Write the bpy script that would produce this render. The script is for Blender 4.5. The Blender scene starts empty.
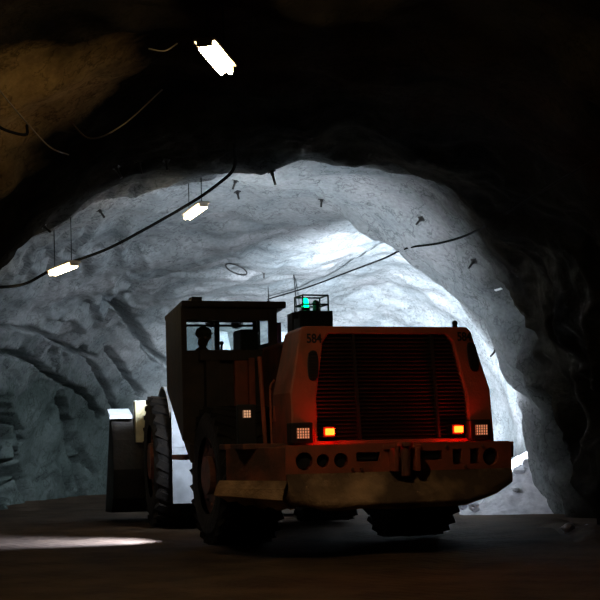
import bpy, bmesh, math, random
import numpy as np
from mathutils import Vector, Matrix, Euler
from mathutils.bvhtree import BVHTree
random.seed(5)
sc = bpy.context.scene
COL = sc.collection
PI = math.pi

# ------------------------------------------------------------------ helpers
class MB:
    """collects shapes; build() links them as ONE mesh object"""
    def __init__(self, M=None):
        self.bm = bmesh.new(); self.M = M
    def _tag(self, vs, mat):
        m = mat if self.M is None else self.M @ mat
        for v in vs: v.co = m @ v.co
    def box(self, x0, x1, y0, y1, z0, z1, rot=None):
        vs = bmesh.ops.create_cube(self.bm, size=1)['verts']
        c = Vector(((x0+x1)/2, (y0+y1)/2, (z0+z1)/2))
        m = Matrix.Translation(c)
        if rot: m = m @ Euler(rot).to_matrix().to_4x4()
        m = m @ Matrix.Diagonal((abs(x1-x0), abs(y1-y0), abs(z1-z0), 1))
        self._tag(vs, m); return self
    def cyl(self, p0, p1, r, r2=None, n=16, caps=True):
        p0 = Vector(p0); p1 = Vector(p1); d = p1-p0
        vs = bmesh.ops.create_cone(self.bm, cap_ends=caps, segments=n, radius1=r, radius2=r if r2 is None else r2, depth=d.length)['verts']
        q = d.to_track_quat('Z', 'Y').to_matrix().to_4x4()
        self._tag(vs, Matrix.Translation((p0+p1)/2) @ q); return self
    def sph(self, c, r, sx=1, sy=1, sz=1, n=16):
        vs = bmesh.ops.create_uvsphere(self.bm, u_segments=n, v_segments=max(6, n//2), radius=r)['verts']
        self._tag(vs, Matrix.Translation(c) @ Matrix.Diagonal((sx, sy, sz, 1))); return self
    def hull(self, a, b):
        """loft between two polygons with the same count (each a list of 3D points)"""
        m = self.M if self.M is not None else Matrix.Identity(4)
        va = [self.bm.verts.new(m @ Vector(p)) for p in a]; vb = [self.bm.verts.new(m @ Vector(p)) for p in b]
        n = len(a)
        self.bm.faces.new(va); self.bm.faces.new(vb[::-1])
        for i in range(n):
            j = (i+1) % n
            self.bm.faces.new((va[i], vb[i], vb[j], va[j]))
        return self
    def prism_x(self, yz, x0, x1): return self.hull([(x0, y, z) for y, z in yz], [(x1, y, z) for y, z in yz])
    def prism_y(self, xz, y0, y1): return self.hull([(x, y0, z) for x, z in xz], [(x, y1, z) for x, z in xz])
    def grid(self, P):
        """P[i][j] -> quad grid"""
        m = self.M if self.M is not None else Matrix.Identity(4)
        V = [[self.bm.verts.new(m @ Vector(p)) for p in row] for row in P]
        for i in range(len(V)-1):
            for j in range(len(V[0])-1):
                self.bm.faces.new((V[i][j], V[i+1][j], V[i+1][j+1], V[i][j+1]))
        return self
    def tube(self, pts, r, n=8):
        pts = [Vector(p) for p in pts]; rings = []
        m = self.M if self.M is not None else Matrix.Identity(4)
        up = Vector((0.13, 0.21, 1)).normalized()
        for i, p in enumerate(pts):
            t = (pts[min(i+1, len(pts)-1)] - pts[max(i-1, 0)]).normalized()
            a = t.cross(up)
            if a.length < .05: a = t.cross(Vector((1, 0, 0)))
            a.normalize(); b = t.cross(a)
            rings.append([self.bm.verts.new(m @ (p + a*math.cos(2*PI*k/n)*r + b*math.sin(2*PI*k/n)*r)) for k in range(n)])
        for i in range(len(rings)-1):
            for k in range(n):
                self.bm.faces.new((rings[i][k], rings[i][(k+1) % n], rings[i+1][(k+1) % n], rings[i+1][k]))
        self.bm.faces.new(rings[0][::-1]); self.bm.faces.new(rings[-1])
        return self
    def build(self, name, mat, parent=None, bevel=0, smooth=False):
        bmesh.ops.recalc_face_normals(self.bm, faces=self.bm.faces[:])
        me = bpy.data.meshes.new(name); self.bm.to_mesh(me); self.bm.free()
        if smooth:
            for p in me.polygons: p.use_smooth = True
        me.materials.append(mat)
        o = bpy.data.objects.new(name, me); COL.objects.link(o)
        if parent: o.parent = parent
        if bevel:
            b = o.modifiers.new('bevel', 'BEVEL'); b.width = bevel; b.segments = 2; b.limit_method = 'ANGLE'; b.angle_limit = .6
        return o

def curve_pts(ctrl, n=12):
    """Catmull-Rom through the control points"""
    P = [Vector(c) for c in ctrl]; P = [P[0]*2-P[1]] + P + [P[-1]*2-P[-2]]; out = []
    for i in range(1, len(P)-2):
        for k in range(n):
            t = k/n; a, b, c, d = P[i-1:i+3]
            out.append(.5*((2*b) + (c-a)*t + (2*a-5*b+4*c-d)*t*t + (3*b-a-3*c+d)*t**3))
    out.append(P[-2]); return out

def bake(o):
    """apply an object's modifiers to its own mesh"""
    dg = bpy.context.evaluated_depsgraph_get(); dg.update()
    me = bpy.data.meshes.new_from_object(o.evaluated_get(dg)); o.modifiers.clear(); o.data = me

def carve(o, mb):
    c = mb.build('cutter', bpy.data.materials[0])
    c.parent = o.parent
    m = o.modifiers.new('cut', 'BOOLEAN'); m.operation = 'DIFFERENCE'; m.object = c; m.solver = 'EXACT'
    bake(o); bpy.data.objects.remove(c)

def tag(o, label=None, cat=None, group=None, kind=None):
    if label: o['label'] = label
    if cat: o['category'] = cat
    if group: o['group'] = group
    if kind: o['kind'] = kind
    return o

def empty(name, loc, rz=0):
    o = bpy.data.objects.new(name, None); COL.objects.link(o); o.location = loc; o.rotation_euler = (0, 0, rz)
    o.empty_display_size = .2
    return o

# ------------------------------------------------------------------ materials
def mat(name, col, rough=.6, metal=0, col2=None, scale=4, bump=0, bscale=20, emit=None, estr=0, spec=.5, detail=6, lo=.35, hi=.65):
    m = bpy.data.materials.new(name); m.use_nodes = True
    nt = m.node_tree; b = nt.nodes['Principled BSDF']
    b.inputs['Base Color'].default_value = (*col, 1); b.inputs['Roughness'].default_value = rough
    b.inputs['Metallic'].default_value = metal; b.inputs['Specular IOR Level'].default_value = spec
    tc = nt.nodes.new('ShaderNodeTexCoord')
    if col2:
        n = nt.nodes.new('ShaderNodeTexNoise'); n.inputs['Scale'].default_value = scale; n.inputs['Detail'].default_value = detail
        r = nt.nodes.new('ShaderNodeValToRGB')
        r.color_ramp.elements[0].position = lo; r.color_ramp.elements[1].position = hi
        r.color_ramp.elements[0].color = (*col, 1); r.color_ramp.elements[1].color = (*col2, 1)
        nt.links.new(tc.outputs['Object'], n.inputs['Vector']); nt.links.new(n.outputs['Fac'], r.inputs['Fac'])
        nt.links.new(r.outputs['Color'], b.inputs['Base Color'])
    if bump:
        n2 = nt.nodes.new('ShaderNodeTexNoise'); n2.inputs['Scale'].default_value = bscale; n2.inputs['Detail'].default_value = 8
        bp = nt.nodes.new('ShaderNodeBump'); bp.inputs['Strength'].default_value = bump; bp.inputs['Distance'].default_value = .05
        nt.links.new(tc.outputs['Object'], n2.inputs['Vector']); nt.links.new(n2.outputs['Fac'], bp.inputs['Height'])
        nt.links.new(bp.outputs['Normal'], b.inputs['Normal'])
    if emit:
        b.inputs['Emission Color'].default_value = (*emit, 1); b.inputs['Emission Strength'].default_value = estr
    return m

def rock_mat():
    """grey shotcrete sprayed on the far chamber, unlit dark of the near drive put into the rock colour, ragged edge between the two"""
    m = bpy.data.materials.new('rock'); m.use_nodes = True
    nt = m.node_tree; N = nt.nodes.new; LK = nt.links.new; b = nt.nodes['Principled BSDF']
    b.inputs['Roughness'].default_value = 1; b.inputs['Specular IOR Level'].default_value = 0
    tc = N('ShaderNodeTexCoord')
    def noise(s, d=8, r=.6):
        n = N('ShaderNodeTexNoise'); n.inputs['Scale'].default_value = s; n.inputs['Detail'].default_value = d
        n.inputs['Roughness'].default_value = r; LK(tc.outputs['Object'], n.inputs['Vector']); return n
    def ramp(src, e):
        r = N('ShaderNodeValToRGB')
        r.color_ramp.elements[0].position, r.color_ramp.elements[0].color = e[0][0], (*e[0][1], 1)
        r.color_ramp.elements[1].position, r.color_ramp.elements[1].color = e[-1][0], (*e[-1][1], 1)
        for p, c in e[1:-1]:
            k = r.color_ramp.elements.new(p); k.color = (*c, 1)
        LK(src, r.inputs['Fac']); return r
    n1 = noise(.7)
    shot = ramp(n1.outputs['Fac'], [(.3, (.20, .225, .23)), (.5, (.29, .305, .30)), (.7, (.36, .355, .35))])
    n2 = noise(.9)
    near_dark = ramp(n2.outputs['Fac'], [(.35, (.005, .0045, .004)), (.7, (.024, .020, .014))])  # near-black so the unlit drive's darkness sits in the colour
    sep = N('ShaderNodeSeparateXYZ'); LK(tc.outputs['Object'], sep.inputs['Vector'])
    # warm lamp light put into the rock colour on the near drive's left shoulder
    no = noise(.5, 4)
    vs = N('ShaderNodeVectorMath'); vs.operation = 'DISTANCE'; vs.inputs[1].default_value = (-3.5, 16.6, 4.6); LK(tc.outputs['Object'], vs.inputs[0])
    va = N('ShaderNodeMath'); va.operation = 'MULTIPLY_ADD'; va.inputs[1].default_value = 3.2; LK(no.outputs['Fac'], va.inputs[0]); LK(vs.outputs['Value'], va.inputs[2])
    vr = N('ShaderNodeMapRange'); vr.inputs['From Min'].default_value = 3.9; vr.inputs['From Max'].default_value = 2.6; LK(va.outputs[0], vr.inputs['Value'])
    bo = N('ShaderNodeMix'); bo.data_type = 'RGBA'; bo.inputs[7].default_value = (.42, .28, .11, 1); LK(vr.outputs[0], bo.inputs['Factor']); LK(near_dark.outputs['Color'], bo.inputs[6])
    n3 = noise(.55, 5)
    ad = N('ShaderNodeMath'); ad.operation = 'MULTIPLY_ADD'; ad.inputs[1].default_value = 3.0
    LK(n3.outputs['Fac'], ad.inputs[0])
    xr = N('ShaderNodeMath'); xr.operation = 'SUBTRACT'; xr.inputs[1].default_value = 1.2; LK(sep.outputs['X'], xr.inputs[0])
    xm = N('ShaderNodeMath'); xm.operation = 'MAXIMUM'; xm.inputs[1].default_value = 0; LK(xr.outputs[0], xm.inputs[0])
    ya = N('ShaderNodeMath'); ya.operation = 'MULTIPLY_ADD'; ya.inputs[1].default_value = -1.0; LK(xm.outputs[0], ya.inputs[0]); LK(sep.outputs['Y'], ya.inputs[2])  # carries that painted dark further along the right rib
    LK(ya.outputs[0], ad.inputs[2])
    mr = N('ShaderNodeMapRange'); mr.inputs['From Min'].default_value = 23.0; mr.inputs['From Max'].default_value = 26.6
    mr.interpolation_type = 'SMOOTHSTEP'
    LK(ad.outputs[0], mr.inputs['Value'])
    # greenish tone with shade put in, low on the left wall, ragged edge
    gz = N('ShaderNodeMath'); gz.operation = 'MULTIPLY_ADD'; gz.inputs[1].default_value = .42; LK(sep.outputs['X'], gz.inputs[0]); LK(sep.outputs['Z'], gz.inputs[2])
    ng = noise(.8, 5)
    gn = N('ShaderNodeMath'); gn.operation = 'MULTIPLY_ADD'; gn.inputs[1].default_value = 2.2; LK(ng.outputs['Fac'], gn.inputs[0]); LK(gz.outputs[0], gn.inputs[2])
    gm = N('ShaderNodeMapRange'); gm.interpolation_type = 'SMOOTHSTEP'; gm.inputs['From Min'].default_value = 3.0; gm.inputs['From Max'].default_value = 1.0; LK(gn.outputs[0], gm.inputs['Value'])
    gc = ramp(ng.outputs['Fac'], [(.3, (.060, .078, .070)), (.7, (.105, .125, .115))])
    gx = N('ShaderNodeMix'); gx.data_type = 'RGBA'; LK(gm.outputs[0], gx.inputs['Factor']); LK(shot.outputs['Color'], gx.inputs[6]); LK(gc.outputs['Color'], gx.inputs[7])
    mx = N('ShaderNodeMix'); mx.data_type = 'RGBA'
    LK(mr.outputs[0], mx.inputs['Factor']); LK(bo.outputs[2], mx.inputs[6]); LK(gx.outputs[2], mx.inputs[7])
    # fine grain
    n4 = noise(14, 6)
    gr = ramp(n4.outputs['Fac'], [(.3, (.75,)*3), (.65, (1.1,)*3)])
    m2 = N('ShaderNodeMix'); m2.data_type = 'RGBA'; m2.blend_type = 'MULTIPLY'; m2.inputs['Factor'].default_value = 1
    LK(mx.outputs[2], m2.inputs[6]); LK(gr.outputs['Color'], m2.inputs[7])
    # thin dark seams
    nv = noise(1.1, 6, .62); nv2 = noise(.6, 5, .6)
    def seam(src, w):
        s1 = N('ShaderNodeMath'); s1.operation = 'SUBTRACT'; s1.inputs[1].default_value = .5; LK(src, s1.inputs[0])
        s2 = N('ShaderNodeMath'); s2.operation = 'ABSOLUTE'; LK(s1.outputs[0], s2.inputs[0])
        return ramp(s2.outputs[0], [(0, (.45,)*3), (w, (1,)*3)])
    cur = m2.outputs[2]
    for src, w_ in ((nv.outputs['Fac'], .012), (nv2.outputs['Fac'], .008)):
        sm_ = seam(src, w_); m3 = N('ShaderNodeMix'); m3.data_type = 'RGBA'; m3.blend_type = 'MULTIPLY'; m3.inputs['Factor'].default_value = .8
        LK(cur, m3.inputs[6]); LK(sm_.outputs['Color'], m3.inputs[7]); cur = m3.outputs[2]
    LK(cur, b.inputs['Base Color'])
    nb = noise(5, 10, .65)
    bp = N('ShaderNodeBump'); bp.inputs['Strength'].default_value = .4; bp.inputs['Distance'].default_value = .10
    LK(nb.outputs['Fac'], bp.inputs['Height']); LK(bp.outputs['Normal'], b.inputs['Normal'])
    return m

def floor_mat():
    m = mat('road_dirt', (.045, .028, .017), .85, 0, (.085, .055, .034), 1.3, .5, 9, spec=.08)
    nt = m.node_tree; b = nt.nodes['Principled BSDF']
    # wheel ruts running along the drive
    tc = nt.nodes.new('ShaderNodeTexCoord'); w = nt.nodes.new('ShaderNodeTexWave')
    w.wave_type = 'BANDS'; w.bands_direction = 'Y'; w.inputs['Scale'].default_value = 1.6; w.inputs['Distortion'].default_value = 3
    w.inputs['Detail'].default_value = 4
    mp = nt.nodes.new('ShaderNodeMapping'); mp.inputs['Rotation'].default_value = (0, 0, .9)
    nt.links.new(tc.outputs['Object'], mp.inputs['Vector']); nt.links.new(mp.outputs[0], w.inputs['Vector'])
    bp = nt.nodes.new('ShaderNodeBump'); bp.inputs['Strength'].default_value = .12; bp.inputs['Distance'].default_value = .06
    old = b.inputs['Normal'].links[0].from_socket
    nt.links.new(old, bp.inputs['Normal']); nt.links.new(w.outputs['Fac'], bp.inputs['Height']); nt.links.new(bp.outputs['Normal'], b.inputs['Normal'])
    return m

def glass_mat():
    m = bpy.data.materials.new('cab_glass'); m.use_nodes = True
    nt = m.node_tree; nt.nodes.clear()
    o = nt.nodes.new('ShaderNodeOutputMaterial'); t = nt.nodes.new('ShaderNodeBsdfTransparent'); g = nt.nodes.new('ShaderNodeBsdfGlossy')
    t.inputs['Color'].default_value = (.86, .9, .9, 1); g.inputs['Roughness'].default_value = .04
    mx = nt.nodes.new('ShaderNodeMixShader'); mx.inputs['Fac'].default_value = .05
    nt.links.new(t.outputs[0], mx.inputs[1]); nt.links.new(g.outputs[0], mx.inputs[2]); nt.links.new(mx.outputs[0], o.inputs['Surface'])
    return m

M = dict(
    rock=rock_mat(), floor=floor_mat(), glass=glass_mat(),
    paint=mat('orange_paint', (.44, .095, .045), .6, 0, (.20, .075, .042), 3.5, .15, 30, lo=.42, hi=.75),
    paintdk=mat('grimy_paint', (.27, .08, .042), .7, 0, (.09, .045, .03), 3, .3, 14),
    dirt=mat('caked_mud', (.12, .07, .04), .9, 0, (.62, .37, .20), 1.6, .7, 9, lo=.4, hi=.7),
    steel=mat('dark_steel', (.022, .02, .019), .6, .2, (.05, .042, .036), 5, .2, 18),
    cab=mat('cab_paint', (.055, .034, .026), .65, 0, (.028, .02, .017), 4, .2, 16),
    black=mat('black_paint', (.012, .012, .012), .55),
    slat=mat('grille_steel', (.018, .013, .011), .55, .2, (.034, .022, .017), 6),
    white=mat('white_paint', (.62, .66, .70), .5, 0, (.42, .45, .48), 4, .15, 25),
    yellow=mat('worn_yellow_paint', (.50, .42, .22), .6, 0, (.30, .25, .14), 4, .2, 16),
    rubber=mat('tyre_rubber', (.006, .005, .005), .95, 0, (.022, .016, .011), 3, .5, 14),
    bucket=mat('bucket_steel', (.012, .011, .010), .7, .2, (.028, .022, .017), 3, .3, 12),
    bright=mat('worn_steel', (.62, .62, .62), .5, .2, (.5, .5, .5), 6),
    red_lens=mat('tail_lamp_lens', (.5, .02, .01), .4, emit=(1, .013, .001), estr=62),
    lens_wh=mat('rear_lamp_lens', (.6, .5, .4), .4, emit=(1, .34, .16), estr=.62),  # faint glow stands for light thrown back by an unlit lens
    lens_cl=mat('work_lamp_lens', (.7, .6, .5), .4, emit=(1, .5, .27), estr=.62),  # glow put in for light the small lens reflects
    head_lens=mat('headlamp_lens', (.8, .8, .8), .3, emit=(.85, .92, 1), estr=12),
    green_lens=mat('beacon_lens', (.0, .4, .35), .3, emit=(.0, 1, .34), estr=4),
    tube=mat('fluorescent_tube', (.9, .85, .7), .4, emit=(1, .76, .42), estr=150),
    tube_dim=mat('weak_fluorescent_tube', (.9, .85, .7), .4, emit=(1, .76, .42), estr=26),  # weaker copy that keeps the far roof dim
    diffuser=mat('lamp_diffuser', (.9, .8, .6), .4, emit=(1, .72, .38), estr=36),
    diffuser_dim=mat('weak_lamp_diffuser', (.9, .8, .6), .4, emit=(1, .72, .38), estr=7),  # weaker copy for the two far lights
    tray=mat('lamp_tray', (.7, .62, .5), .5),
    cable=mat('cable_sheath', (.010, .010, .010), 1, spec=0),
    cable_lt=mat('grey_cable_sheath', (.16, .13, .09), .9, spec=.1),
    bolt=mat('bolt_steel', (.03, .028, .026), .6, .4),
    tape=mat('reflective_tape', (.92, .92, .92), .35),
    stone=mat('rubble_rock', (.55, .53, .56), .9, 0, (.88, .86, .89), 5, 1, 7),
    ink=mat('number_paint', (.012, .010, .010), .7),
    cloth=mat('work_jacket', (.05, .035, .02), .85, 0, (.08, .05, .02), 8),
    helmet=mat('helmet_plastic', (.10, .09, .07), .4),
    skin=mat('skin', (.38, .22, .15), .6),
    seat=mat('seat_vinyl', (.02, .02, .022), .6),
    pink=mat('magenta_post_paint', (.62, .22, .46), .5),
)

# ------------------------------------------------------------------ rock tunnel
def _hash(ix, iy, iz):
    h = (ix.astype(np.int64)*374761393 + iy.astype(np.int64)*668265263 + iz.astype(np.int64)*2147483647 + 1013) & 0xffffffff
    h = ((h ^ (h >> 13))*1274126177) & 0xffffffff
    h = ((h ^ (h >> 16))*2246822519) & 0xffffffff
    return ((h ^ (h >> 15)) & 0xffff)/32767.5-1
def vnoise(P):
    I = np.floor(P); f = P-I; f = f*f*f*(f*(f*6-15)+10); I = I.astype(np.int64)
    r = 0
    for dx in (0, 1):
        for dy in (0, 1):
            for dz in (0, 1):
                w = (f[..., 0] if dx else 1-f[..., 0])*(f[..., 1] if dy else 1-f[..., 1])*(f[..., 2] if dz else 1-f[..., 2])
                r = r + w*_hash(I[..., 0]+dx, I[..., 1]+dy, I[..., 2]+dz)
    return r
def fbm(P, o=4, g=.5):
    r = 0; a = 1.0
    for k in range(o):
        r = r+a*vnoise(P*2.0**k+k*17.3); a *= g
    return r
def sstep(a, b, x):
    t = np.clip((x-a)/(b-a), 0, 1); return t*t*(3-2*t)

DS = [-5, 4, 12, 18, 21, 22.0, 23.2, 24.5, 26, 27.2, 28.2, 30, 33, 36]
WL = [5.6, 5.6, 5.6, 5.6, 5.6, 5.7, 6.1, 6.9, 7.5, 7.7, 7.7, 7.6, 7.4, 7.2]
WR = [5.6, 5.6, 5.5, 5.3, 5.1, 4.95, 4.75, 4.5, 4.3, 4.2, 4.9, 5.7, 6.1, 6.2]
ZT = [6.3, 6.3, 6.3, 6.3, 6.2, 6.15, 6.2, 6.15, 5.95, 5.7, 6.1, 6.5, 6.6, 6.6]
ZL = [6.3, 6.3, 6.3, 6.3, 6.2, 6.15, 6.2, 6.2, 6.15, 6.1, 6.1, 6.0, 5.9, 5.8]
Y_END, Y_DEEP = 34.0, 9.5

ys = np.concatenate([np.arange(-5, 8, .5), np.arange(8, 20, .2), np.arange(20, 34.001, .07)])
qs = np.linspace(0, 1, 130)[1:]
yq = Y_END+Y_DEEP*np.sin(qs*PI/2)
sq = np.clip(1-np.sin(qs*PI/2)**2.7, 0, 1)**(1/2.7)
yy = np.concatenate([ys, yq]); ss = np.concatenate([np.ones(len(ys)), np.maximum(sq, .002)])
NT = 380
aa = np.linspace(PI+.03, -.03, NT)
wl = np.interp(yy, DS, WL); wr = np.interp(yy, DS, WR); zt = np.interp(yy, DS, ZT)
k9 = np.ones(9)/9
sm = lambda v: np.convolve(np.pad(v, 4, mode='edge'), k9, 'valid')
zl = np.interp(yy, DS, ZL)
wl, wr, zt, zl = sm(wl)*ss, sm(wr)*ss, sm(zt)*np.maximum(ss, .05), sm(zl)*np.maximum(ss, .05)
ca, sa = np.cos(aa), np.sin(aa)
ex = 2/2.4
cx = np.sign(ca)*np.abs(ca)**ex; sx_ = np.sign(sa)*np.abs(sa)**ex
sstep = lambda a, b, x: (lambda t: t*t*(3-2*t))(np.clip((x-a)/(b-a), 0, 1))
X = np.where(cx[None, :] < 0, wl[:, None], wr[:, None])*cx[None, :]
bl = sstep(-.1, .45, ca)[None, :]
Z = (zt[:, None]*bl+zl[:, None]*(1-bl))*sx_[None, :]
Y = np.repeat(yy[:, None], NT, 1)
P = np.stack([X, Y, Z], -1)
axis = np.stack([np.zeros_like(X), np.minimum(Y, 33.0), np.full_like(X, 1.6)], -1)
D = P-axis; D /= np.linalg.norm(D, axis=-1, keepdims=True)+1e-6
disp = .30*fbm(P/2.4, 3) + .08*fbm(P/.9+9, 3) + .022*fbm(P/.22+3, 2)
# bedding ledges on the left side wall, dipping down to the right
left = sstep(.5, -3.5, X)*sstep(22.5, 24.5, Y)*sstep(43, 38, Y)
warp = fbm(P/1.9+5, 3)
s1 = (X*.75+Y*.28+Z*1.0)*1.05+warp*1.1
saw = s1-np.floor(s1)
ledge = np.where(saw < .91, saw/.91, (1-saw)/.09)
amp = np.clip(.5+.9*fbm(P/2.2+31, 2), 0, 1.2)
disp += left*amp*.24*(ledge-.5)
s2 = (X*.9+Y*.2+Z*.62)*2.3+warp*1.6+3.3
sw2 = s2-np.floor(s2)
disp += left*.03*np.where(sw2 < .8, sw2/.8, (1-sw2)/.2)
# blocky broken rock low on the right rib
right = sstep(3.0, 4.0, X)*sstep(15, 20, Y)*sstep(27.5, 26, Y)
b1 = vnoise(P/.9+40); b2 = vnoise(P/.45+71)
disp += right*(.55*np.abs(b1)+.16*np.abs(b2)+.15*sstep(2.6, .8, Z))*sstep(5.5, 3.5, Z)
disp += sstep(2.8, 3.8, X)*sstep(24, 26, Y)*sstep(30, 28, Y)*.20*sstep(3.2, 1.8, Z)
PD = P+D*disp[..., None]
# open joints in the left wall, as they run over its face (bearing from the survey point, height over distance)
def joint(pts, width, depth):
    global PD
    yv = PD[..., 1]
    u = PD[..., 0]/np.maximum(yv, 1); v = (PD[..., 2]-1.5)/np.maximum(yv, 1)
    best = np.full(u.shape, 9.0)
    pts = curve_pts([(a, b, 0) for a, b in pts], 6)
    for p, q in zip(pts[:-1], pts[1:]):
        dx, dy = q.x-p.x, q.y-p.y
        t = np.clip(((u-p.x)*dx+(v-p.y)*dy)/(dx*dx+dy*dy+1e-12), 0, 1)
        best = np.minimum(best, np.hypot(u-p.x-t*dx, v-p.y-t*dy))
    wob = width*1.2*(1+.6*vnoise(P/.3+5))
    g = np.clip(1-best/wob, 0, 1)**.5*depth*2.4*(PD[..., 0] < 1)*(yv > 23)
    PD = PD+D*g[..., None]
for pts, w, dp in [
    ([(-.214, .067), (-.193, .062), (-.171, .046), (-.154, .036), (-.143, .021)], .0022, .28),
    ([(-.171, .036), (-.166, .014), (-.160, -.011), (-.155, -.042)], .0028, .35),
    ([(-.160, .007), (-.156, -.008), (-.146, -.022)], .0014, .2),
    ([(-.129, .100), (-.118, .085), (-.108, .070), (-.098, .058)], .0032, .4),
    ([(-.214, .037), (-.204, .018), (-.199, .004)], .0020, .25),
    ([(-.212, .031), (-.2105, .010), (-.209, -.009), (-.211, -.036)], .0042, .5),
    ([(-.209, -.006), (-.203, -.022), (-.193, -.038)], .0030, .4),
    ([(-.154, .068), (-.139, .042), (-.130, .020)], .0016, .25),
    ([(-.136, .068), (-.121, .046), (-.113, .035)], .0022, .3),
    ([(-.214, .085), (-.186, .081), (-.161, .067), (-.146, .062)], .0015, .22),
]: joint(pts, w, dp)

def shell(name, i0, i1, j0, j1):
    S = PD[i0:i1, j0:j1]; n, k = S.shape[:2]
    idx = np.arange(n*k).reshape(n, k)
    f = np.stack([idx[:-1, :-1], idx[1:, :-1], idx[1:, 1:], idx[:-1, 1:]], -1).reshape(-1, 4)
    me = bpy.data.meshes.new(name); me.from_pydata(S.reshape(-1, 3).tolist(), [], f.tolist())
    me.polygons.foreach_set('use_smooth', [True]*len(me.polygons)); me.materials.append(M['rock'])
    o = bpy.data.objects.new(name, me); COL.objects.link(o); o['kind'] = 'structure'
    return o
iB = int(np.searchsorted(yy, 36.0)); jL = int(NT*.30); jR = int(NT*.70)
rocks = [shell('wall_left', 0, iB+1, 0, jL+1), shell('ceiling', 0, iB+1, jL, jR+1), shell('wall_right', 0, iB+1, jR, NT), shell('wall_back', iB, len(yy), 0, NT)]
# floor
fx = np.linspace(-9, 8, 171); fy = np.concatenate([np.arange(-5, 12, .4), np.arange(12, 46, .12)])
FX, FY = np.meshgrid(fx, fy)
FP = np.stack([FX, FY, np.zeros_like(FX)], -1)
FZ = -.03+.025*fbm(FP/1.4, 3)-.05*np.exp(-((FX+3.6-.1*(FY-20))/.35)**2)*0
FZ = np.minimum(FZ, 0)
me = bpy.data.meshes.new('floor')
idx = np.arange(FX.size).reshape(FX.shape)
me.from_pydata(np.stack([FX, FY, FZ], -1).reshape(-1, 3).tolist(), [], np.stack([idx[:-1, :-1], idx[:-1, 1:], idx[1:, 1:], idx[1:, :-1]], -1).reshape(-1, 4).tolist())
me.polygons.foreach_set('use_smooth', [True]*len(me.polygons)); me.materials.append(M['floor'])
fl = bpy.data.objects.new('floor', me); COL.objects.link(fl); fl['kind'] = 'structure'

_bv = [BVHTree.FromPolygons([v.co for v in o.data.vertices], [p.vertices for p in o.data.polygons]) for o in rocks]
def hit(o, d):
    best = None
    for b in _bv:
        h = b.ray_cast(Vector(o), Vector(d).normalized())
        if h[0] is not None and (best is None or h[3] < best[3]): best = h
    return best
def surf(ang, y):
    """rock surface point and inward normal at an angle (deg, 0 right, 90 up, 180 left) around the drive"""
    a = math.radians(ang); d = Vector((math.cos(a), 0, math.sin(a)))
    h = hit((0, y, 1.6), d)
    n = h[1] if h[1].dot(d) < 0 else -h[1]
    return h[0], n

# ------------------------------------------------------------------ the loader
ROOT = empty('underground_loader', (1.247, 18.0, 0), math.radians(18))
tag(ROOT, 'large orange-red underground loader seen from behind, number 584 on its rear, red tail lamps lit', 'loader')
MF = Matrix.Translation((0, 5.3, 0)) @ Matrix.Rotation(math.radians(-6), 4, 'Z')     # front frame, swung a little at the hinge
RW = Matrix.Translation(ROOT.location) @ Matrix.Rotation(math.radians(18), 4, 'Z')
def part(mb, name, m, bevel=.012, parent=None, label=None, smooth=False):
    o = mb.build(name, M[m], parent or ROOT, bevel, smooth)
    if label: o['label'] = label
    return o

# rear bumper bar with its pockets
bar = part(MB().hull([(-1.5, 0, 1.05), (1.62, 0, 1.05), (1.62, 0, 1.40), (1.57, 0, 1.42), (-1.5, 0, 1.42)],
                     [(-1.5, .6, 1.05), (1.62, .6, 1.05), (1.62, .6, 1.40), (1.57, .6, 1.42), (-1.5, .6, 1.42)]), 'bumper_bar', 'paint', 0)
cut = MB()
for x, r in ((-1.26, .115), (-1.01, .085), (-.77, .095), (1.32, .115)): cut.cyl((x, -.1, 1.22), (x, .14, 1.22), r, n=24)
for x in (-.40, .47): cut.box(x-.16, x+.16, -.1, .14, 1.195, 1.315)
for x in (.84, 1.09): cut.box(x-.065, x+.065, -.1, .14, 1.13, 1.33)
carve(bar, cut)
for x, r in ((-1.26, .10), (-1.01, .07), (-.77, .08), (1.32, .10)):
    part(MB().cyl((x, .06, 1.22), (x, .139, 1.22), r, n=24), 'bumper_plug', 'black', .01)
for x in (-.40, .47): part(MB().box(x-.14, x+.14, .05, .139, 1.215, 1.295), 'bumper_pocket', 'black', .01)
for x in (.84, 1.09): part(MB().box(x-.05, x+.05, .05, .139, 1.15, 1.31), 'bumper_pocket', 'black', .01)
for i, x in enumerate((-.62, -.18, .25, .69, .95, 1.2, -.5)):
    part(MB().cyl((x, -.025, 1.36 if i % 2 else 1.10), (x, .01, 1.36 if i % 2 else 1.10), .022, n=8), 'bumper_bolt', 'paintdk', 0)
part(MB().box(1.62, 1.70, .08, .5, 1.20, 1.41), 'bumper_end', 'paint')
h = part(MB().box(-.12, -.06, -.2, .02, 1.06, 1.36).box(.18, .24, -.2, .02, 1.06, 1.36).box(-.2, .32, -.04, .01, 1.34, 1.40), 'tow_hitch', 'paint')
part(MB().cyl((.06, -.13, 1.0), (.06, -.13, 1.40), .065, n=16).cyl((.06, -.13, 1.38), (.06, -.13, 1.43), .10, n=16), 'hitch_pin', 'paintdk', .008, h)

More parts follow.
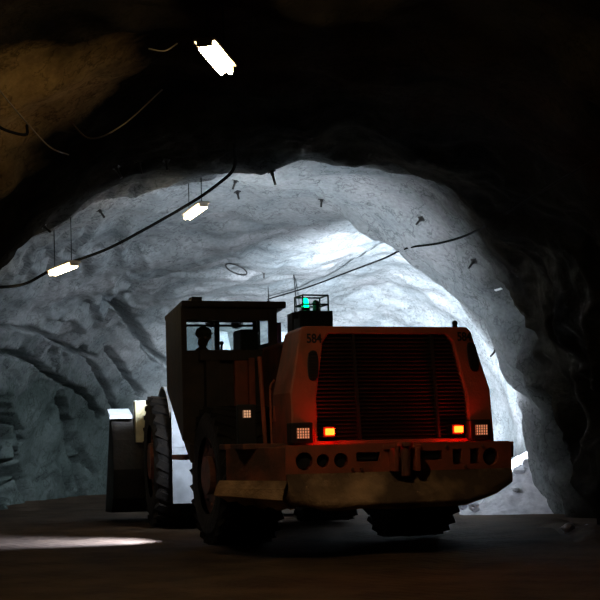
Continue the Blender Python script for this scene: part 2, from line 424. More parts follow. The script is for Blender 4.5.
# the dusty lower counterweight: swells out under the bar and tucks in to a ragged lower edge
def zb(x): return float(np.interp(x, [-1.5, -1.44, -1.0, .9, 1.39, 1.62], [.80, .69, .60, .59, .73, .88]))
G = []
for i in range(66):
    x = -1.5+3.12*i/65; col = []
    for j in range(15):
        t = j/14; z = 1.06-(1.06-zb(x))*t
        nz = float(fbm(np.array([[x*1.3, 2.0, z*2.5]]), 3)[0])
        e = min(1, (1.66-abs(x-.06))*3.0)
        wave = .5+.5*math.sin(x*2.3+1.1)
        out = (.06+.26*wave)*(3*min(1, t/.86)**2-2*min(1, t/.86)**3)*e*(1 if t < .86 else 1-(t-.86)*3)
        col.append((x, -out+.05*nz*math.sin(PI*t), z+(.03*nz if j == 14 else 0)))
    col += [(x, .7, col[-1][2]+.02), (x, .7, 1.06)]
    G.append(col)
part(MB().grid(G), 'counterweight', 'dirt', 0, smooth=True)
part(MB().hull([(-1.5, .03, .94), (-2.0, 1.05, .96), (-2.0, 1.05, 1.40), (-1.5, .03, 1.40)], [(-1.44, .08, .94), (-1.94, 1.12, .96), (-1.94, 1.12, 1.40), (-1.44, .08, 1.40)]), 'mudguard', 'paintdk')
sk = []
for i in range(16):
    t = i/15; px_ = -1.46-.60*t; py_ = -.03+1.08*t
    zl_ = .61+.12*t*t+.02*math.sin(i*1.7); sk.append([(px_-.04, py_-.02, .98), (px_-.10, py_-.05, .88), (px_-.13, py_-.07, .74+.05*t), (px_+.02, py_+.03, zl_), (px_+.10, py_+.08, zl_+.02), (px_+.10, py_+.08, .98)])
part(MB().grid(sk), 'mudguard_skirt', 'dirt', 0)
part(MB().hull([(2.1, 1.30, .9), (1.5, .95, .7), (1.5, .95, 1.40), (2.1, 1.30, 1.40)], [(2.1, 1.36, .9), (1.5, 1.36, .7), (1.5, 1.36, 1.40), (2.1, 1.36, 1.40)]), 'mudguard', 'paintdk')
part(MB().box(-1.92, -1.36, .5, 1.30, 1.38, 1.45).box(-2.0, -1.36, 1.1, 1.38, 1.38, 1.45), 'step_plate', 'paintdk')

# engine hood
def hoodsec(y, hw, top_hw, z0=1.42, zt=2.97):
    c = .12
    return [(c-hw, y, z0), (c+hw, y, z0), (c+hw, y, 2.12), (c+top_hw+.03, y, zt-.06), (c+top_hw-.03, y, zt), (c-top_hw+.03, y, zt), (c-top_hw-.03, y, zt-.06), (c-hw+.02, y, 2.10)]
def lean(P): return [(x, y+.15*(z-1.42), z) for x, y, z in P]
gp = [(-.95, 1.47), (1.19, 1.47), (1.20, 2.02), (1.06, 2.76), (.97, 2.87), (-.70, 2.87), (-.79, 2.76), (-.93, 2.02)]
hm_ = MB(); bmv = lambda P: [hm_.bm.verts.new(p) for p in P]
o1 = bmv(lean(hoodsec(.34, 1.43, 1.19))); i1 = bmv([(x, .34+.15*(z-1.42), z) for x, z in gp]); i2 = bmv([(x, .74, z) for x, z in gp]); o2 = bmv(hoodsec(1.45, 1.36, 1.12))
for k in range(8):
    n_ = (k+1) % 8
    for A_, B_ in ((o1, i1), (i1, i2), (o1, o2)): hm_.bm.faces.new((A_[k], A_[n_], B_[n_], B_[k]))
hm_.bm.faces.new(i2); hm_.bm.faces.new(o2)
hood = part(hm_, 'engine_hood', 'paint', .03)
part(MB().hull(hoodsec(1.47, .90, .88, 1.42, 2.93), hoodsec(4.1, .86, .80, 1.42, 2.90)), 'engine_cover', 'paintdk', .02)
# radiator grille: slats in a frame, set into the hood
g = MB()
def gx(z): return (float(np.interp(z, [1.46, 2.02, 2.76, 2.87], [-.95, -.93, -.79, -.70])), float(np.interp(z, [1.46, 2.02, 2.76, 2.87], [1.19, 1.20, 1.06, .97])))
for k in range(27):
    z = 1.49+k*.0515; a, c = gx(z); y = .34+.15*(z-1.42)
    g.box(a+.005, c-.005, y+.05, y+.14, z-.006, z+.012, rot=(.45, 0, 0))
part(g, 'grille', 'slat', 0)
for x in (-.36, .76):
    part(MB().hull([(x-.018, .365, 1.48), (x+.018, .365, 1.48), (x+.018, .56, 2.86), (x-.018, .56, 2.86)],
                   [(x-.018, .45, 1.48), (x+.018, .45, 1.48), (x+.018, .66, 2.86), (x-.018, .66, 2.86)]), 'grille_divider', 'slat', 0)
part(MB().hull([(x*.985, .66, z) for x, z in gp], [(x*.985, .70, z) for x, z in gp]), 'radiator_core', 'black', 0)
def rearpt(x, z, out=0): return (x, .34+.15*(z-1.42)-out, z)
for cx_, cz_ in ((-.955, 2.45), (1.325, 2.56)):
    pts = []
    for k in range(20):
        a = 2*PI*k/20; pts.append((cx_+.075*math.copysign(abs(math.cos(a))**.7, math.cos(a))+.03*(-1 if cx_ < 0 else -1)*math.sin(a)*(-.5 if cx_ < 0 else .5), cz_+.20*math.copysign(abs(math.sin(a))**.7, math.sin(a))))
    v = part(MB().hull([rearpt(x, z, .018) for x, z in pts], [rearpt(x, z, -.03) for x, z in pts]), 'hood_vent', 'black', .006)
    s = MB()
    for k in range(9):
        z = cz_-.16+k*.04; s.box(cx_-.055, cx_+.055, rearpt(0, z)[1]-.03, rearpt(0, z)[1]-.012, z-.006, z+.006)
    part(s, 'vent_mesh', 'slat', 0, v)
# lamps
for x, z in ((-1.205, 1.575), (1.295, 1.575)):
    hs = part(MB().box(x-.15, x+.15, .235, .42, z-.13, z+.135), 'rear_lamp', 'black', .015)
    part(MB().box(x-.075, x+.095, .225, .25, z-.075, z+.065), 'lamp_lens', 'lens_wh', .004, hs, 'dull orange lamp lens behind a wire grid')
    gr = MB()
    for k in range(6): gr.box(x-.078+k*.034, x-.070+k*.034, .212, .224, z-.08, z+.07)
    for k in range(5): gr.box(x-.08, x+.10, .212, .224, z-.076+k*.0345, z-.068+k*.0345)
    part(gr, 'lamp_grid', 'black', 0, hs)
for x, z in ((-.83, 1.585), (.975, 1.585)):
    hs = part(MB().box(x-.085, x+.085, .26, .42, z-.07, z+.07), 'tail_lamp', 'black', .01)
    part(MB().box(x-.055, x+.055, .20, .265, z-.042, z+.042), 'tail_lens', 'red_lens', .012, hs, 'glowing red tail lamp lens')
part(MB().cyl((1.17, .72, 2.95), (1.17, .72, 3.01), .035).sph((1.17, .72, 3.03), .04), 'lifting_eye', 'black', 0)
# painted number on both shoulders of the hood
def number(txt, x, z, size):
    cu = bpy.data.curves.new('number', 'FONT'); cu.body = txt; cu.size = size; cu.align_x = 'CENTER'; cu.align_y = 'CENTER'; cu.extrude = .004; cu.offset = .004
    o = bpy.data.objects.new('number', cu); COL.objects.link(o)
    bpy.context.view_layer.update()
    me = bpy.data.meshes.new_from_object(o.evaluated_get(bpy.context.evaluated_depsgraph_get()))
    bpy.data.objects.remove(o)
    y = rearpt(x, z, .008)[1]
    me.transform(Matrix.Translation((x, y, z)) @ Matrix.Rotation(PI/2-math.atan(.15), 4, 'X') @ Matrix.Diagonal((.82, 1, 1, 1)))
    me.materials.clear(); me.materials.append(M['ink'])
    q = bpy.data.objects.new('number', me); COL.objects.link(q); q.parent = ROOT; q['label'] = 'dark painted number 584'
number('584', -.915, 2.80, .170); number('584', 1.225, 2.83, .170)

# frame, axle, wheels
part(MB().box(-.80, .90, .6, 5.1, .72, 1.44).box(-1.95, -.9, 3.75, 4.5, 1.22, 1.30).box(-1.45, 1.58, .42, 1.3, 1.0, 1.44), 'rear_frame', 'paintdk', .02)
part(MB().cyl((-1.1, 3.0, 1.0), (1.1, 3.0, 1.0), .26, n=20).sph((0, 3.0, .98), .42), 'axle', 'steel', 0)
def tyre(cx, cy, r, w, side, Mx=None):
    mb = MB(Mx); prof = [(-.5, .56), (-.52, .70), (-.515, .84), (-.47, .93), (-.40, .965), (-.2, .975), (0, .98), (.2, .975), (.40, .965), (.47, .93), (.515, .84), (.52, .70), (.5, .56)]
    n = 56; rows = []
    for i in range(n+1):
        a = 2*PI*i/n; rows.append([(cx+p*w, cy+q*r*math.cos(a), r+q*r*math.sin(a)) for p, q in prof])
    mb.grid(rows)
    for i in range(26):                                             # tread lugs, staggered left and right
        for sgn in (-1, 1):
            a = 2*PI*(i+(.5 if sgn > 0 else 0))/26
            m = Matrix.Translation((cx, cy, r)) @ Matrix.Rotation(a, 4, 'X') @ Matrix.Translation((sgn*w*.25, 0, r*.965)) @ Matrix.Rotation(sgn*.5, 4, 'Z')
            mm = MB((Mx or Matrix.Identity(4)) @ m); mm.bm.free(); mm.bm = mb.bm
            mm.box(-w*.27, w*.27, -.07, .07, -.05, .035)
    bmesh.ops.remove_doubles(mb.bm, verts=mb.bm.verts[:], dist=.0005)
    t = part(mb, 'tyre', 'rubber', 0)
    hb = MB(Mx); s = side
    hb.cyl((cx-.42*w, cy, r), (cx+.42*w, cy, r), .575*r, n=32); hb.cyl((cx+s*.42*w, cy, r), (cx+s*.52*w, cy, r), .28*r, n=20)
    for k in range(12):
        a = 2*PI*k/12; hb.cyl((cx+s*.40*w, cy+.42*r*math.cos(a), r+.42*r*math.sin(a)), (cx+s*.45*w, cy+.42*r*math.cos(a), r+.42*r*math.sin(a)), .03, n=8)
    part(hb, 'wheel_hub', 'paintdk', 0, t)
tyre(-1.32, 3.0, 1.00, .90, -1); tyre(1.40, 3.0, 1.00, .90, 1)

# operator cab, open-windowed box on the left side
sidepoly = [(3.65, 3.55), (4.72, 3.42), (4.72, 2.30), (3.25, 1.18), (3.25, 1.45), (3.65, 1.52)]
part(MB().prism_x(sidepoly, -1.95, -1.89), 'cab_side', 'cab')
part(MB().box(-1.90, -.45, 3.65, 3.72, 1.44, 2.86).box(-1.90, -.45, 3.65, 3.72, 3.31, 3.54).box(-1.90, -1.865, 3.65, 3.72, 2.8, 3.4).box(-.585, -.45, 3.65, 3.72, 2.8, 3.4), 'cab_rear_wall', 'cab')
part(MB().box(-1.90, -.45, 4.66, 4.72, 2.2, 2.72).box(-1.90, -.45, 4.66, 4.72, 3.30, 3.335).box(-1.90, -.45, 4.66, 4.72, 3.37, 3.44).box(-.54, -.45, 4.66, 4.72, 2.7, 3.4)
     .box(-1.17, -1.09, 4.66, 4.72, 2.7, 3.4).box(-1.80, -1.775, 4.66, 4.72, 2.7, 3.4), 'cab_front_wall', 'steel')
part(MB().prism_x([(3.72, 3.0), (4.66, 3.0), (4.66, 2.25), (3.72, 1.5)], -.50, -.45).box(-.50, -.45, 3.72, 3.80, 2.9, 3.5).box(-.50, -.45, 4.56, 4.66, 2.9, 3.42), 'cab_door', 'steel')
part(MB().hull([(-1.95, 3.72, 1.50), (-.45, 3.72, 1.50), (-.45, 3.72, 1.58), (-1.95, 3.72, 1.58)], [(-1.95, 4.68, 2.26), (-.45, 4.68, 2.26), (-.45, 4.68, 2.34), (-1.95, 4.68, 2.34)])
     .box(-1.88, -.5, 3.72, 4.34, 1.98, 2.04), 'cab_floor', 'steel')
part(MB().prism_x([(3.58, 3.50), (3.58, 3.60), (4.78, 3.47), (4.78, 3.39)], -1.95, -.32), 'cab_roof', 'cab', .02)
part(MB().box(-1.865, -.585, 3.68, 3.688, 2.86, 3.31), 'rear_window', 'glass', 0)
part(MB().box(-1.88, -.54, 4.685, 4.693, 2.72, 3.30), 'front_window', 'glass', 0)
part(MB().box(-1.76, -1.60, 3.72, 3.95, 3.56, 3.67), 'roof_box', 'black')
part(MB().box(-1.30, -1.24, 3.75, 3.85, 3.555, 3.61), 'roof_vent', 'black')
part(MB().cyl((-.55, 3.75, 3.56), (-.55, 3.75, 3.62), .03).cyl((-.55, 3.75, 3.6), (-.555, 3.75, 3.84), .010, .005, n=8), 'antenna', 'black', 0)
part(MB().box(-.90, -.60, 4.15, 4.60, 2.04, 3.22), 'control_cabinet', 'black', .03)
part(MB().box(-1.25, -1.02, 4.3, 4.55, 2.04, 2.86).cyl((-1.14, 4.4, 2.86), (-1.14, 4.38, 3.0), .02).sph((-1.14, 4.38, 3.02), .035), 'joystick_console', 'black', .02)
st = part(MB().box(-1.84, -1.40, 3.90, 4.36, 2.26, 2.38).box(-1.70, -1.5, 4.03, 4.23, 2.03, 2.28), 'seat', 'seat', .03)
part(MB().box(-1.885, -1.80, 3.92, 4.34, 2.36, 2.96), 'seat_backrest', 'seat', .03, st)
# panels, rails and lamp in the recess behind the cab
part(MB().box(-1.16, -.96, 3.56, 3.65, 1.95, 2.74).box(-.95, -.85, 3.53, 3.65, 1.95, 2.74), 'side_panel', 'paint')
part(MB().box(-1.70, -.25, 3.54, 3.65, 2.70, 2.86), 'cab_sill', 'cab')
part(MB().box(-1.62, -1.40, 3.50, 3.65, 1.45, 2.70), 'cab_post', 'cab')
part(MB().tube([(-1.37, 1.33, 1.44), (-1.42, 1.36, 2.62)], .03), 'support_post', 'paint', 0)
part(MB().tube(curve_pts([(-1.29, 1.30, 1.44), (-1.295, 1.31, 2.05), (-1.28, 1.34, 2.22), (-1.20, 1.42, 2.30)], 6), .016), 'handrail', 'paint', 0)
part(MB().box(-1.275, -1.255, 1.22, 1.26, 1.76, 1.95).box(-1.275, -1.20, 1.22, 1.26, 1.74, 1.78).box(-1.255, -1.24, 1.22, 1.4, 1.74, 1.78), 'grab_bracket', 'paint')
wl_ = part(MB().box(-1.74, -1.48, 1.36, 1.46, 1.42, 1.98), 'work_lamp', 'black', .02)
part(MB().box(-1.665, -1.565, 1.335, 1.37, 1.80, 1.90), 'work_lamp_lens', 'lens_cl', .006, wl_, 'small square orange lamp lens with reflected light put in as glow')
wg = MB()
for k in range(4): wg.box(-1.668+k*.0345, -1.662+k*.0345, 1.325, 1.335, 1.795, 1.905).box(-1.67, -1.56, 1.325, 1.335, 1.797+k*.0345, 1.803+k*.0345)
part(wg, 'work_lamp_grid', 'black', 0, wl_)
# box and beacon cage on top of the engine
part(MB().box(-.12, .42, 3.55, 4.2, 2.88, 3.46).box(-.22, -.12, 3.62, 3.68, 2.88, 2.96).box(-.22, -.19, 3.62, 3.68, 2.88, 3.42).box(-.22, -.12, 3.62, 3.68, 3.34, 3.44), 'air_intake_box', 'black', .015)
cg = MB()
for x in (-.05, .36):
    for y in (3.6, 4.0): cg.cyl((x, y, 3.45), (x, y, 3.70), .014, n=8)
for z in (3.56, 3.70):
    cg.tube([(-.05, 3.6, z), (.36, 3.6, z)], .014); cg.tube([(-.05, 4.0, z), (.36, 4.0, z)], .014); cg.tube([(-.05, 3.6, z), (-.05, 4.0, z)], .014); cg.tube([(.36, 3.6, z), (.36, 4.0, z)], .014)
cgo = part(cg, 'beacon_cage', 'black', 0)
bc = part(MB().cyl((.03, 3.72, 3.46), (.03, 3.72, 3.52), .07), 'beacon', 'black', 0)
part(MB().cyl((.03, 3.72, 3.52), (.03, 3.72, 3.62), .055, .048).sph((.03, 3.72, 3.62), .048), 'beacon_lens', 'green_lens', 0, bc, 'glowing green beacon dome')
part(MB().cyl((.22, 3.78, 3.46), (.22, 3.78, 3.60), .05).sph((.22, 3.78, 3.60), .05), 'horn', 'black', 0)
part(MB().box(-.20, -.12, 4.5, 4.58, 1.4, 3.36), 'guard_post', 'pink', .01, None, 'pinkish upright post beside the cab')
part(MB().box(-.9, 1.3, 4.6, 5.0, 1.4, 2.35), 'hinge_tower', 'steel', .03)

# front frame with its arm, mudguard, wheels and bucket
part(MB(MF).box(-.75, .75, .1, 3.3, .75, 1.75).cyl((0, -.1, .6), (0, -.1, 1.7), .3).cyl((-1.0, 2.4, 1.12), (1.0, 2.4, 1.12), .28), 'front_frame', 'paintdk', .02)
tyre(-1.36, 2.4, 1.16, .95, -1, MF); tyre(1.36, 2.4, 1.16, .95, 1, MF)
for s in (-1, 1):
    f = MB(MF); x0, x1 = sorted((s*1.60, s*.80))
    f.box(x0, x1, 1.02, 1.07, .45, 2.02)
    f.box(x0, x1, 1.00, 1.03, 1.40, 1.43).box(x0, x1, 1.00, 1.03, 1.72, 1.75)
    a = []; c = []
    for k in range(15):
        t = PI-(.62+k*.105); R1 = 1.30
        a.append((2.4+R1*1.06*math.cos(t), 1.16+R1*math.sin(t)))
    P0 = [[(x0, y, z), (x1, y, z)] for y, z in a]; P1 = [[(x0, y, z+.03), (x1, y, z+.03)] for y, z in a]
    for i in range(14):
        f.hull([P0[i][0], P0[i][1], P1[i][1], P1[i][0]], [P0[i+1][0], P0[i+1][1], P1[i+1][1], P1[i+1][0]])
    f.hull([(x0, 1.02, 2.0), (x1, 1.02, 2.0), (x1, 1.07, 2.0), (x0, 1.07, 2.0)], [(x0, a[0][0], a[0][1]), (x1, a[0][0], a[0][1]), (x1, a[0][0]+.05, a[0][1]), (x0, a[0][0]+.05, a[0][1])])
    part(f, 'front_mudguard', 'white', 0, None, 'white front mudguard catching the lamps')
for x in (-.55, .0, .55):
    part(MB(MF).prism_x([(.5, 1.6), (1.5, 2.9), (2.1, 3.45), (2.45, 3.45), (2.6, 3.0), (4.2, 1.5), (4.2, 1.1), (3.6, 1.2), (2.0, 2.3), (.9, 1.3)], x-.11, x+.11), 'lift_arm', 'white', .02)
bk = MB(MF); hwk = 2.38
outer = [(6.2, .10), (4.5, .16), (4.0, .45), (3.78, 1.0), (3.85, 1.55), (4.15, 1.95), (4.45, 2.08)]
inner = [(6.2, .14), (4.55, .24), (4.1, .5), (3.90, 1.0), (3.96, 1.5), (4.22, 1.86), (4.48, 2.0)]
for i in range(len(outer)-1):
    bk.hull([(-hwk, *outer[i]), (hwk, *outer[i]), (hwk, *inner[i]), (-hwk, *inner[i])], [(-hwk, *outer[i+1]), (hwk, *outer[i+1]), (hwk, *inner[i+1]), (-hwk, *inner[i+1])])
for x in (-hwk, hwk-.06): bk.hull([(x, y, z) for y, z in outer+[(5.2, 1.2)]], [(x+.06, y, z) for y, z in outer+[(5.2, 1.2)]])
bo = part(bk, 'bucket', 'bucket', 0)
part(MB(MF).box(-1.95, 1.95, 4.15, 4.24, 1.9, 2.30), 'spill_guard', 'white', .01, bo, 'pale guard plate along the top edge of the bucket')
part(MB(MF).hull([(-1.95, 3.72, 1.5), (-1.62, 3.72, 1.5), (-1.62, 3.80, 2.28), (-1.95, 3.80, 2.28)], [(-1.95, 3.90, 1.5), (-1.62, 3.90, 1.5), (-1.62, 4.2, 2.28), (-1.95, 4.2, 2.28)]), 'bucket_rib', 'yellow', .01, bo, 'worn yellow upright rib on the back of the bucket')
part(MB(MF).hull([(-2.42, 4.0, 1.95), (-2.0, 3.9, 1.95), (-2.0, 3.9, 2.02), (-2.42, 4.0, 2.02)], [(-2.42, 4.6, 2.1), (-2.0, 4.6, 2.1), (-2.0, 4.6, 2.16), (-2.42, 4.6, 2.16)]), 'bucket_corner', 'white', .008, bo, 'corner of the bucket lip, its lit look put into the white colour')  # lip's lamp-lit white is put into this piece's colour

# lamps on the front of the machine, some of them added spots (their housings and the light they throw)
def lamp(loc, aim, watts, size, blend=.4, radius=.12, col=(.74, .85, 1.0), mesh=True, name='headlamp'):
    p = RW @ Vector(loc)
    if mesh:
        d = Vector(aim).normalized(); l = Vector(loc); q = RW.to_3x3().inverted() @ d
        hs = part(MB().cyl(l-q*.16, l-q*.04, .07, .10), name, 'black', 0)
        part(MB().cyl(l-q*.045, l-q*.03, .09), name+'_lens', 'head_lens', 0, hs)
    L = bpy.data.lights.new(name+'_light', 'SPOT'); L.energy = watts; L.spot_size = math.radians(size); L.spot_blend = blend
    L.shadow_soft_size = radius; L.color = col
    o = bpy.data.objects.new(name+'_light', L); COL.objects.link(o); o.location = p
    o.rotation_euler = Vector(aim).to_track_quat('-Z', 'Y').to_euler(); return o
lamp((-1.7, 4.98, 3.40), (.05, 1, .30), 160, 120, 1)
lamp((-.7, 4.98, 3.40), (.30, 1, .34), 1000, 125, 1)
lamp((-1.80, 4.98, 3.30), (-1.62, 5.2, -1.0), 4500, 17, .7)  # added narrow spot that brightens the bucket lip
lamp((-1.15, 4.98, 3.40), (-.22, 1, -.10), 260, 50, .6)  # added spot aimed at the lift arms to whiten them
lamp((1.25, 5.15, 2.75), (.30, 1, .02), 300, 130, 1)
lamp((.95, 8.0, 2.45), (.56, 1, -.22), 95000, 112, 1)
lamp((-1.4, 4.80, 2.10), (-.1, 1, -.15), 150, 110)
lamp((-1.62, 4.15, .80), (-1, .12, -.42), 5000, 62, 1, .10, (.55, .68, 1), name='streak_lamp', mesh=False)  # unseen lamp, added to throw the pale streak on the floor
part(MB().box(-1.53, -1.42, 4.08, 4.22, .65, 1.28), 'added_lamp_bracket', 'steel')
part(MB().box(-1.62, -1.52, 4.06, 4.24, .92, .97).box(-1.56, -1.52, 4.06, 4.24, .72, .93), 'streak_lamp', 'black')  # hood made up around that added lamp, no lens inside

# ------------------------------------------------------------------ the driver, seen dark against the lit rock
def skinned(name, verts, edges, radii, mname, parent=None, sub=2):
    me = bpy.data.meshes.new(name); me.from_pydata(verts, edges, []); o = bpy.data.objects.new(name, me); COL.objects.link(o)
    m = o.modifiers.new('skin', 'SKIN'); s = o.modifiers.new('sub', 'SUBSURF'); s.levels = sub; s.render_levels = sub
    for i, r in enumerate(radii): me.skin_vertices[0].data[i].radius = r if isinstance(r, tuple) else (r, r)
    me.skin_vertices[0].data[0].use_root = True
    bake(o); o.data.materials.clear(); o.data.materials.append(M[mname])
    for p in o.data.polygons: p.use_smooth = True
    if parent: o.parent = parent
    return o
PR = empty('person', RW @ Vector((-1.56, 4.13, 2.40)), math.radians(18))
tag(PR, 'driver in a helmet sitting sideways in the cab, dark against the lit window', 'person')
V = [(0, 0, .03), (0, 0, .25), (.02, 0, .42), (.04, 0, .54), (.07, 0, .66), (.08, 0, .76),           # pelvis, waist, chest, neck, head
     (.03, .17, .46), (.12, .24, .24), (.34, .20, .20), (.42, .18, .20),
     (.03, -.17, .46), (.12, -.24, .24), (.34, -.20, .20), (.42, -.18, .20),
     (.06, .10, .05), (.44, .12, .07), (.42, .12, -.30), (.50, .12, -.34),
     (.06, -.10, .05), (.44, -.12, .07), (.42, -.12, -.30), (.50, -.12, -.34)]
E_ = [(0, 1), (1, 2), (2, 3), (3, 4), (4, 5), (2, 6), (6, 7), (7, 8), (8, 9), (2, 10), (10, 11), (11, 12), (12, 13), (0, 14), (14, 15), (15, 16), (16, 17), (0, 18), (18, 19), (19, 20), (20, 21)]
Rr = [.14, .15, .17, .085, .09, .085, .075, .05, .04, .035, .075, .05, .04, .035, .09, .065, .05, .04, .09, .065, .05, .04]
skinned('body', V, E_, Rr, 'cloth', PR)
f = MB().sph((.075, 0, .70), .105, .95, .80, 1.15).sph((.175, 0, .69), .022, 1, .8, 1.4).sph((.08, .085, .69), .025, .8, .5, 1.3).sph((.08, -.085, .69), .025, .8, .5, 1.3).sph((.155, .035, .72), .013).sph((.155, -.035, .72), .013)
f.build('face', M['skin'], PR, 0, True)
hm = MB().sph((.07, 0, .755), .122, 1.08, .95, .85).cyl((.085, 0, .735), (.085, 0, .75), .130)
hm.build('helmet', M['helmet'], PR, 0, True)
for s in (-1, 1):
    hd = MB().sph((.45, s*.18, .20), .04, 1.2, .9, .6)
    for k in range(4):
        y = s*.18-.03+.02*k; L4 = (.055, .065, .06, .045)[k]
        hd.tube([(.47, y, .205), (.47+L4*.6, y, .20), (.47+L4*.8, y, .17)], .009, 6)
    hd.tube([(.44, s*.18-s*.035, .2), (.47, s*.18-s*.06, .195), (.49, s*.18-s*.055, .18)], .010, 6)
    hd.build('hand', M['skin'], PR, 0, True)

# ------------------------------------------------------------------ lights hung along the drive
def fixture(a, b, label, w=.155, sfx=''):
    a, b = Vector(a), Vector(b); c = (a+b)/2; d = b-a; L = d.length
    r = empty('fluorescent_light', c, math.atan2(d.y, d.x))
    tag(r, label, 'lamp', 'fluorescent lights hung along the drive')
    MB().box(-L/2-.02, L/2+.02, -w/2-.03, w/2+.03, .055, .085).build('tray', M['tray'], r, .006)
    MB().hull([(-L/2+.04, -w*.44, .055), (-L/2+.04, w*.44, .055), (-L/2+.04, w*.30, -.01), (-L/2+.04, -w*.30, -.01)], [(L/2-.04, -w*.44, .055), (L/2-.04, w*.44, .055), (L/2-.04, w*.30, -.01), (L/2-.04, -w*.30, -.01)]).build('diffuser', M['diffuser'+sfx], r, .012)
    for s in (-1, 1):
        MB().cyl((-L/2+.03, s*w*.30, -.005), (L/2-.03, s*w*.30, -.005), .024, n=12).build('tube', M['tube'+sfx], r)
        MB().box(s*L/2-.04, s*L/2+.0, -w/2, w/2, -.0, .09).build('end_cap', M['tray'], r, .006)
    for s in (-1, 1):
        q = c + d.normalized()*s*L*.38; hh = hit(q+Vector((0, 0, .1)), (0, 0, 1))
        top = (hh[0].z - c.z) if hh else .6
        MB().cyl((s*L*.38, 0, .08), (s*L*.38, 0, top+.05), .007, n=6).build('hanger', M['cable'], r)
    return r
fixture((-.84, 13.55, 5.31), (-.68, 14.50, 5.31), 'glowing fluorescent light nearest the camera, high up in the dark upper part of the drive')
fixture((-1.89, 24.5, 5.38), (-1.52, 23.3, 5.42), 'glowing fluorescent light on the cable just below the lit roof, middle one of three', w=.14, sfx='_dim')
fixture((-4.22, 24.2, 4.42), (-3.66, 23.1, 4.45), 'glowing fluorescent light at the far left of the cable beside the pale left wall', w=.14, sfx='_dim')

# cables
def cable(name, pts, r, label, m='cable', n=10):
    o = MB().tube(curve_pts(pts, n), r, 8).build(name, M[m], None, 0, True); tag(o, label, 'cable'); return o
cable('lamp_cable', [(-4.62, 20.9, 3.85), (-4.75, 24.4, 4.30), (-4.15, 24.2, 4.55), (-3.3, 24.1, 4.82), (-2.6, 23.9, 5.12), (-1.72, 23.7, 5.56), (-1.25, 22.9, 5.70), (-.93, 21.6, 5.70), (-.86, 20.3, 5.78)], .026, 'black cable sagging across the lit roof and carrying the two far lights')
cable('roof_cable', [(-.8, 38, 5.31), (.3, 37, 5.51), (1.25, 34, 5.53), (1.78, 29, 5.19), (2.08, 26.3, 5.04), (2.6, 25, 4.95), (3.09, 24, 5.0), (3.43, 20, 4.91), (3.64, 17, 4.81)], .020, 'thin black cable slung across the bright back wall to the right rib')
cable('wall_cable', [(-3.30, 15.5, 5.50), (-3.08, 15.9, 5.22), (-2.9, 16.6, 5.03), (-2.98, 18.5, 5.32)], .009, 'pale cable slanting down the warm lit rock at upper left', 'cable_lt')
cable('hanging_cable', [(-2.85, 17.9, 5.62), (-2.45, 16.9, 5.18), (-2.0, 16.4, 5.22), (-1.65, 17.7, 5.95)], .009, 'pale cable sagging under the dark roof left of the nearest light', 'cable_lt')
cable('cable_end', [(-1.58, 15.45, 5.84), (-1.4, 15.4, 5.80), (-1.27, 15.55, 5.92)], .009, 'short pale cable beside the nearest light in the dark roof', 'cable_lt')
cable('hose', [(-3.40, 15.9, 5.30), (-3.28, 15.6, 5.05), (-3.05, 15.9, 5.02), (-3.12, 16.4, 5.24)], .018, 'black hose hanging on the warm lit rock at the far upper left')
def strip(name, p, n, w_, h_, label, rot=0):
    o = MB().box(-w_/2, w_/2, -h_/2, h_/2, -.03, .012).build(name, M['tape'], None, .004); o.location = p
    q = Vector(n).to_track_quat('Z', 'Y'); o.rotation_euler = (q.to_matrix() @ Matrix.Rotation(rot, 3, 'Z')).to_euler(); tag(o, label, 'marker')
for a_, y_, w_, h_, ro, lb in ((34.8, 25.35, .16, .05, .3, 'short white marker strip on the dim right rib, the left one of two'), (32.9, 25.0, .22, .09, .9, 'white bent marker strip on the dim right rib, the right one of two'), (183.5, 33.5, .10, .16, 0, 'small white reflector low on the dark left wall')):
    p_, n_ = surf(a_, y_); strip('reflector', p_, n_, w_, h_, lb, ro)
p_, n_ = surf(109.0, 33.6)
ring = MB().tube([(.27*math.cos(a*PI/16), .27*math.sin(a*PI/16), 0) for a in range(33)], .018, 6).build('wire_ring', M['bolt'], None)
ring.location = p_+n_*.10; ring.rotation_euler = n_.to_track_quat('Z', 'Y').to_euler(); tag(ring, 'faint dark wire ring on the lit roof right of the middle light', 'ring')
cable('hanging_wire', [(-.30, 36.5, 6.45), (-.10, 36.3, 5.9), (-.02, 36.4, 5.0), (0.0, 36.5, 4.3)], .014, 'thin dark wire hanging in front of the back wall above the beacon')

# rock bolts: a short bar with its plate, driven into the rock
BOLTS = []
for ang, y, ln, where in [
    (123.5, 21.3, 1.0, 'leftmost of the row along the dark roof edge'), (119.5, 21.4, 1.1, 'on the dark roof edge at upper left'),
    (114.9, 21.6, .9, 'on the roof edge just left of the middle light'), (95.0, 22.4, 1.2, 'alone at the top of the lit roof, right of the cable'),
    (103.0, 25.0, .9, 'right of the middle light and nearest to it'), (103.3, 26.3, .8, 'below another bolt near the dark ring'),
    (83.5, 26.5, .8, 'in the middle of the lit roof'), (59.3, 25.2, 1.0, 'on the dim purple rock of the right roof'),
    (43.5, 25.1, 1.2, 'highest on the right rib above the two white strips'), (48.8, 35.5, .7, 'on the bright back wall under the thin cable'),
    (139.9, 22.0, .8, 'on the dark edge above the far left light'), (130.7, 25.0, .9, 'on the pale wall between the two far lights'),
    (22.0, 27.0, 1.0, 'low on the edge of the right rib beside the loader'), (101.3, 34.5, .8, 'in the lit roof above the loader cab')]:
    BOLTS.append((ang, y, ln, 'short dark rock bolt '+where))
BM = None
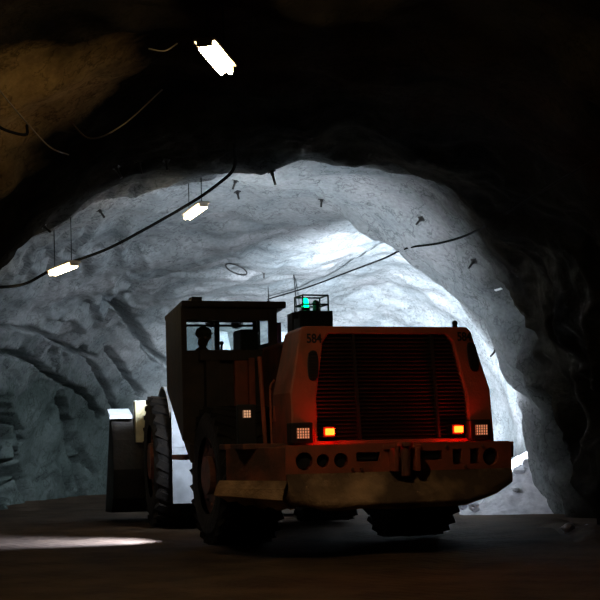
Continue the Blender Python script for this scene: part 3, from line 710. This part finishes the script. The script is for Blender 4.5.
for i, (ang, y, ln, lab) in enumerate(BOLTS):
    p, n = surf(ang, y)
    r = empty('rock_bolt', p); r.rotation_euler = n.to_track_quat('Z', 'Y').to_euler()
    tag(r, lab, 'bolt', 'rock bolts in the roof and walls')
    if BM is None:
        BM = (MB().box(-.05, .05, -.05, .05, -.02, .02).build('plate', M['bolt'], r), MB().cyl((0, 0, -.05), (.0, 0, .19), .020, n=8).cyl((0, 0, .02), (0, 0, .06), .032, n=6).build('bar', M['bolt'], r))
    else:
        for src in BM:
            c = src.copy(); COL.objects.link(c); c.parent = r
    r.scale = (1, 1, ln)

# rubble behind the right rib, with loose stones
def mound_z(x, y):
    t = np.clip((x-(3.0+.10*(y-28)))/2.6, 0, 1)
    e = sstep(26.4, 27.5, y)*sstep(36, 32, y)
    return -.08+e*(1.75*t**1.25)
gx_ = np.linspace(2.7, 6.6, 60); gy_ = np.linspace(25.8, 36, 120)
A, B = np.meshgrid(gx_, gy_)
Q = np.stack([A, B, np.zeros_like(A)], -1)
Zm = mound_z(A, B)+(.20*fbm(Q/.55, 4)+.09*np.abs(fbm(Q/.25+8, 2)))*np.clip(mound_z(A, B)*3, 0, 1)
mo = MB().grid([[(A[i, j], B[i, j], Zm[i, j]) for j in range(60)] for i in range(120)]).build('rubble_heap', M['stone'], None, 0, True)
tag(mo, 'pale lit slope of rubble heaped against the wall behind the loader on the right', 'rubble', None, 'stuff')
def stone(x, y, s, label, group, z=0):
    mb = MB(); bmesh.ops.create_icosphere(mb.bm, subdivisions=2, radius=1)
    k = random.random()*50
    for v in mb.bm.verts:
        f = 1+.35*float(vnoise(np.array([[v.co.x*1.3+k, v.co.y*1.3, v.co.z*1.3]]))[0])
        v.co = Vector((v.co.x*f*s, v.co.y*f*s*.8, v.co.z*f*s*.6))
    o = mb.build('loose_stone', M['stone'], None, 0); o.location = (x, y, z); o.rotation_euler = (0, 0, random.random()*6)
    tag(o, label, 'stone', group)
for k in range(26):
    x = random.uniform(3.1, 4.9); y = random.uniform(27.0, 30.0)
    stone(x, y, random.uniform(.06, .17), 'small pale stone lying on the lit rubble slope', 'stones on the rubble slope', float(mound_z(np.array(x), np.array(y)))+.10)
stone(4.05, 21.3, .13, 'grey stone on the road edge at far right, the largest there', None, .06)
stone(4.42, 21.6, .08, 'small grey stone at far right beside a larger stone', None, .05)

# near roadside kerb of dirt on the right and a low berm at the left
def berm(name, pts, w, h, label):
    pts = curve_pts([(a, b, 0) for a, b in pts], 14); rows = []
    for i, p in enumerate(pts):
        t = (pts[min(i+1, len(pts)-1)]-pts[max(i-1, 0)]).normalized(); s = Vector((-t.y, t.x, 0)); row = []
        for k in range(11):
            u = -1+k/5; q = p+s*u*w
            zz = -.06+(h+.06)*math.cos(u*PI/2)**1.3*(1+.5*float(fbm(np.array([[q.x*2, q.y*2, 0]]), 3)[0]))*min(1, i/8, (len(pts)-1-i)/8)
            row.append((q.x, q.y, zz))
        rows.append(row)
    o = MB().grid(rows).build(name, M['floor'], None, 0, True); tag(o, label, 'berm')
berm('dirt_berm', [(3.9, 18.5), (4.25, 20.5), (4.3, 22.5), (4.2, 24)], .40, .07, 'low dirt berm along the foot of the right wall')
berm('dirt_ridge', [(-3.6, 15.6), (-4.0, 17.2), (-4.6, 18.6), (-5.4, 20)], .28, .10, 'low dark dirt ridge on the road at the lower left')

# ------------------------------------------------------------------ camera, world, colour
cam = bpy.data.cameras.new('camera'); co = bpy.data.objects.new('camera', cam); COL.objects.link(co)
cam.sensor_width = 36; cam.sensor_height = 36; cam.lens = 1400/600*36; cam.shift_y = 139/600; cam.clip_end = 200
co.location = (0, 0, 1.5); co.rotation_euler = (PI/2, .021, 0); sc.camera = co
w = bpy.data.worlds.new('world'); sc.world = w; w.use_nodes = True
w.node_tree.nodes['Background'].inputs['Color'].default_value = (0, 0, 0, 1)
sc.view_settings.view_transform = 'Standard'; sc.view_settings.look = 'None'; sc.view_settings.gamma = 1; sc.view_settings.exposure = 0
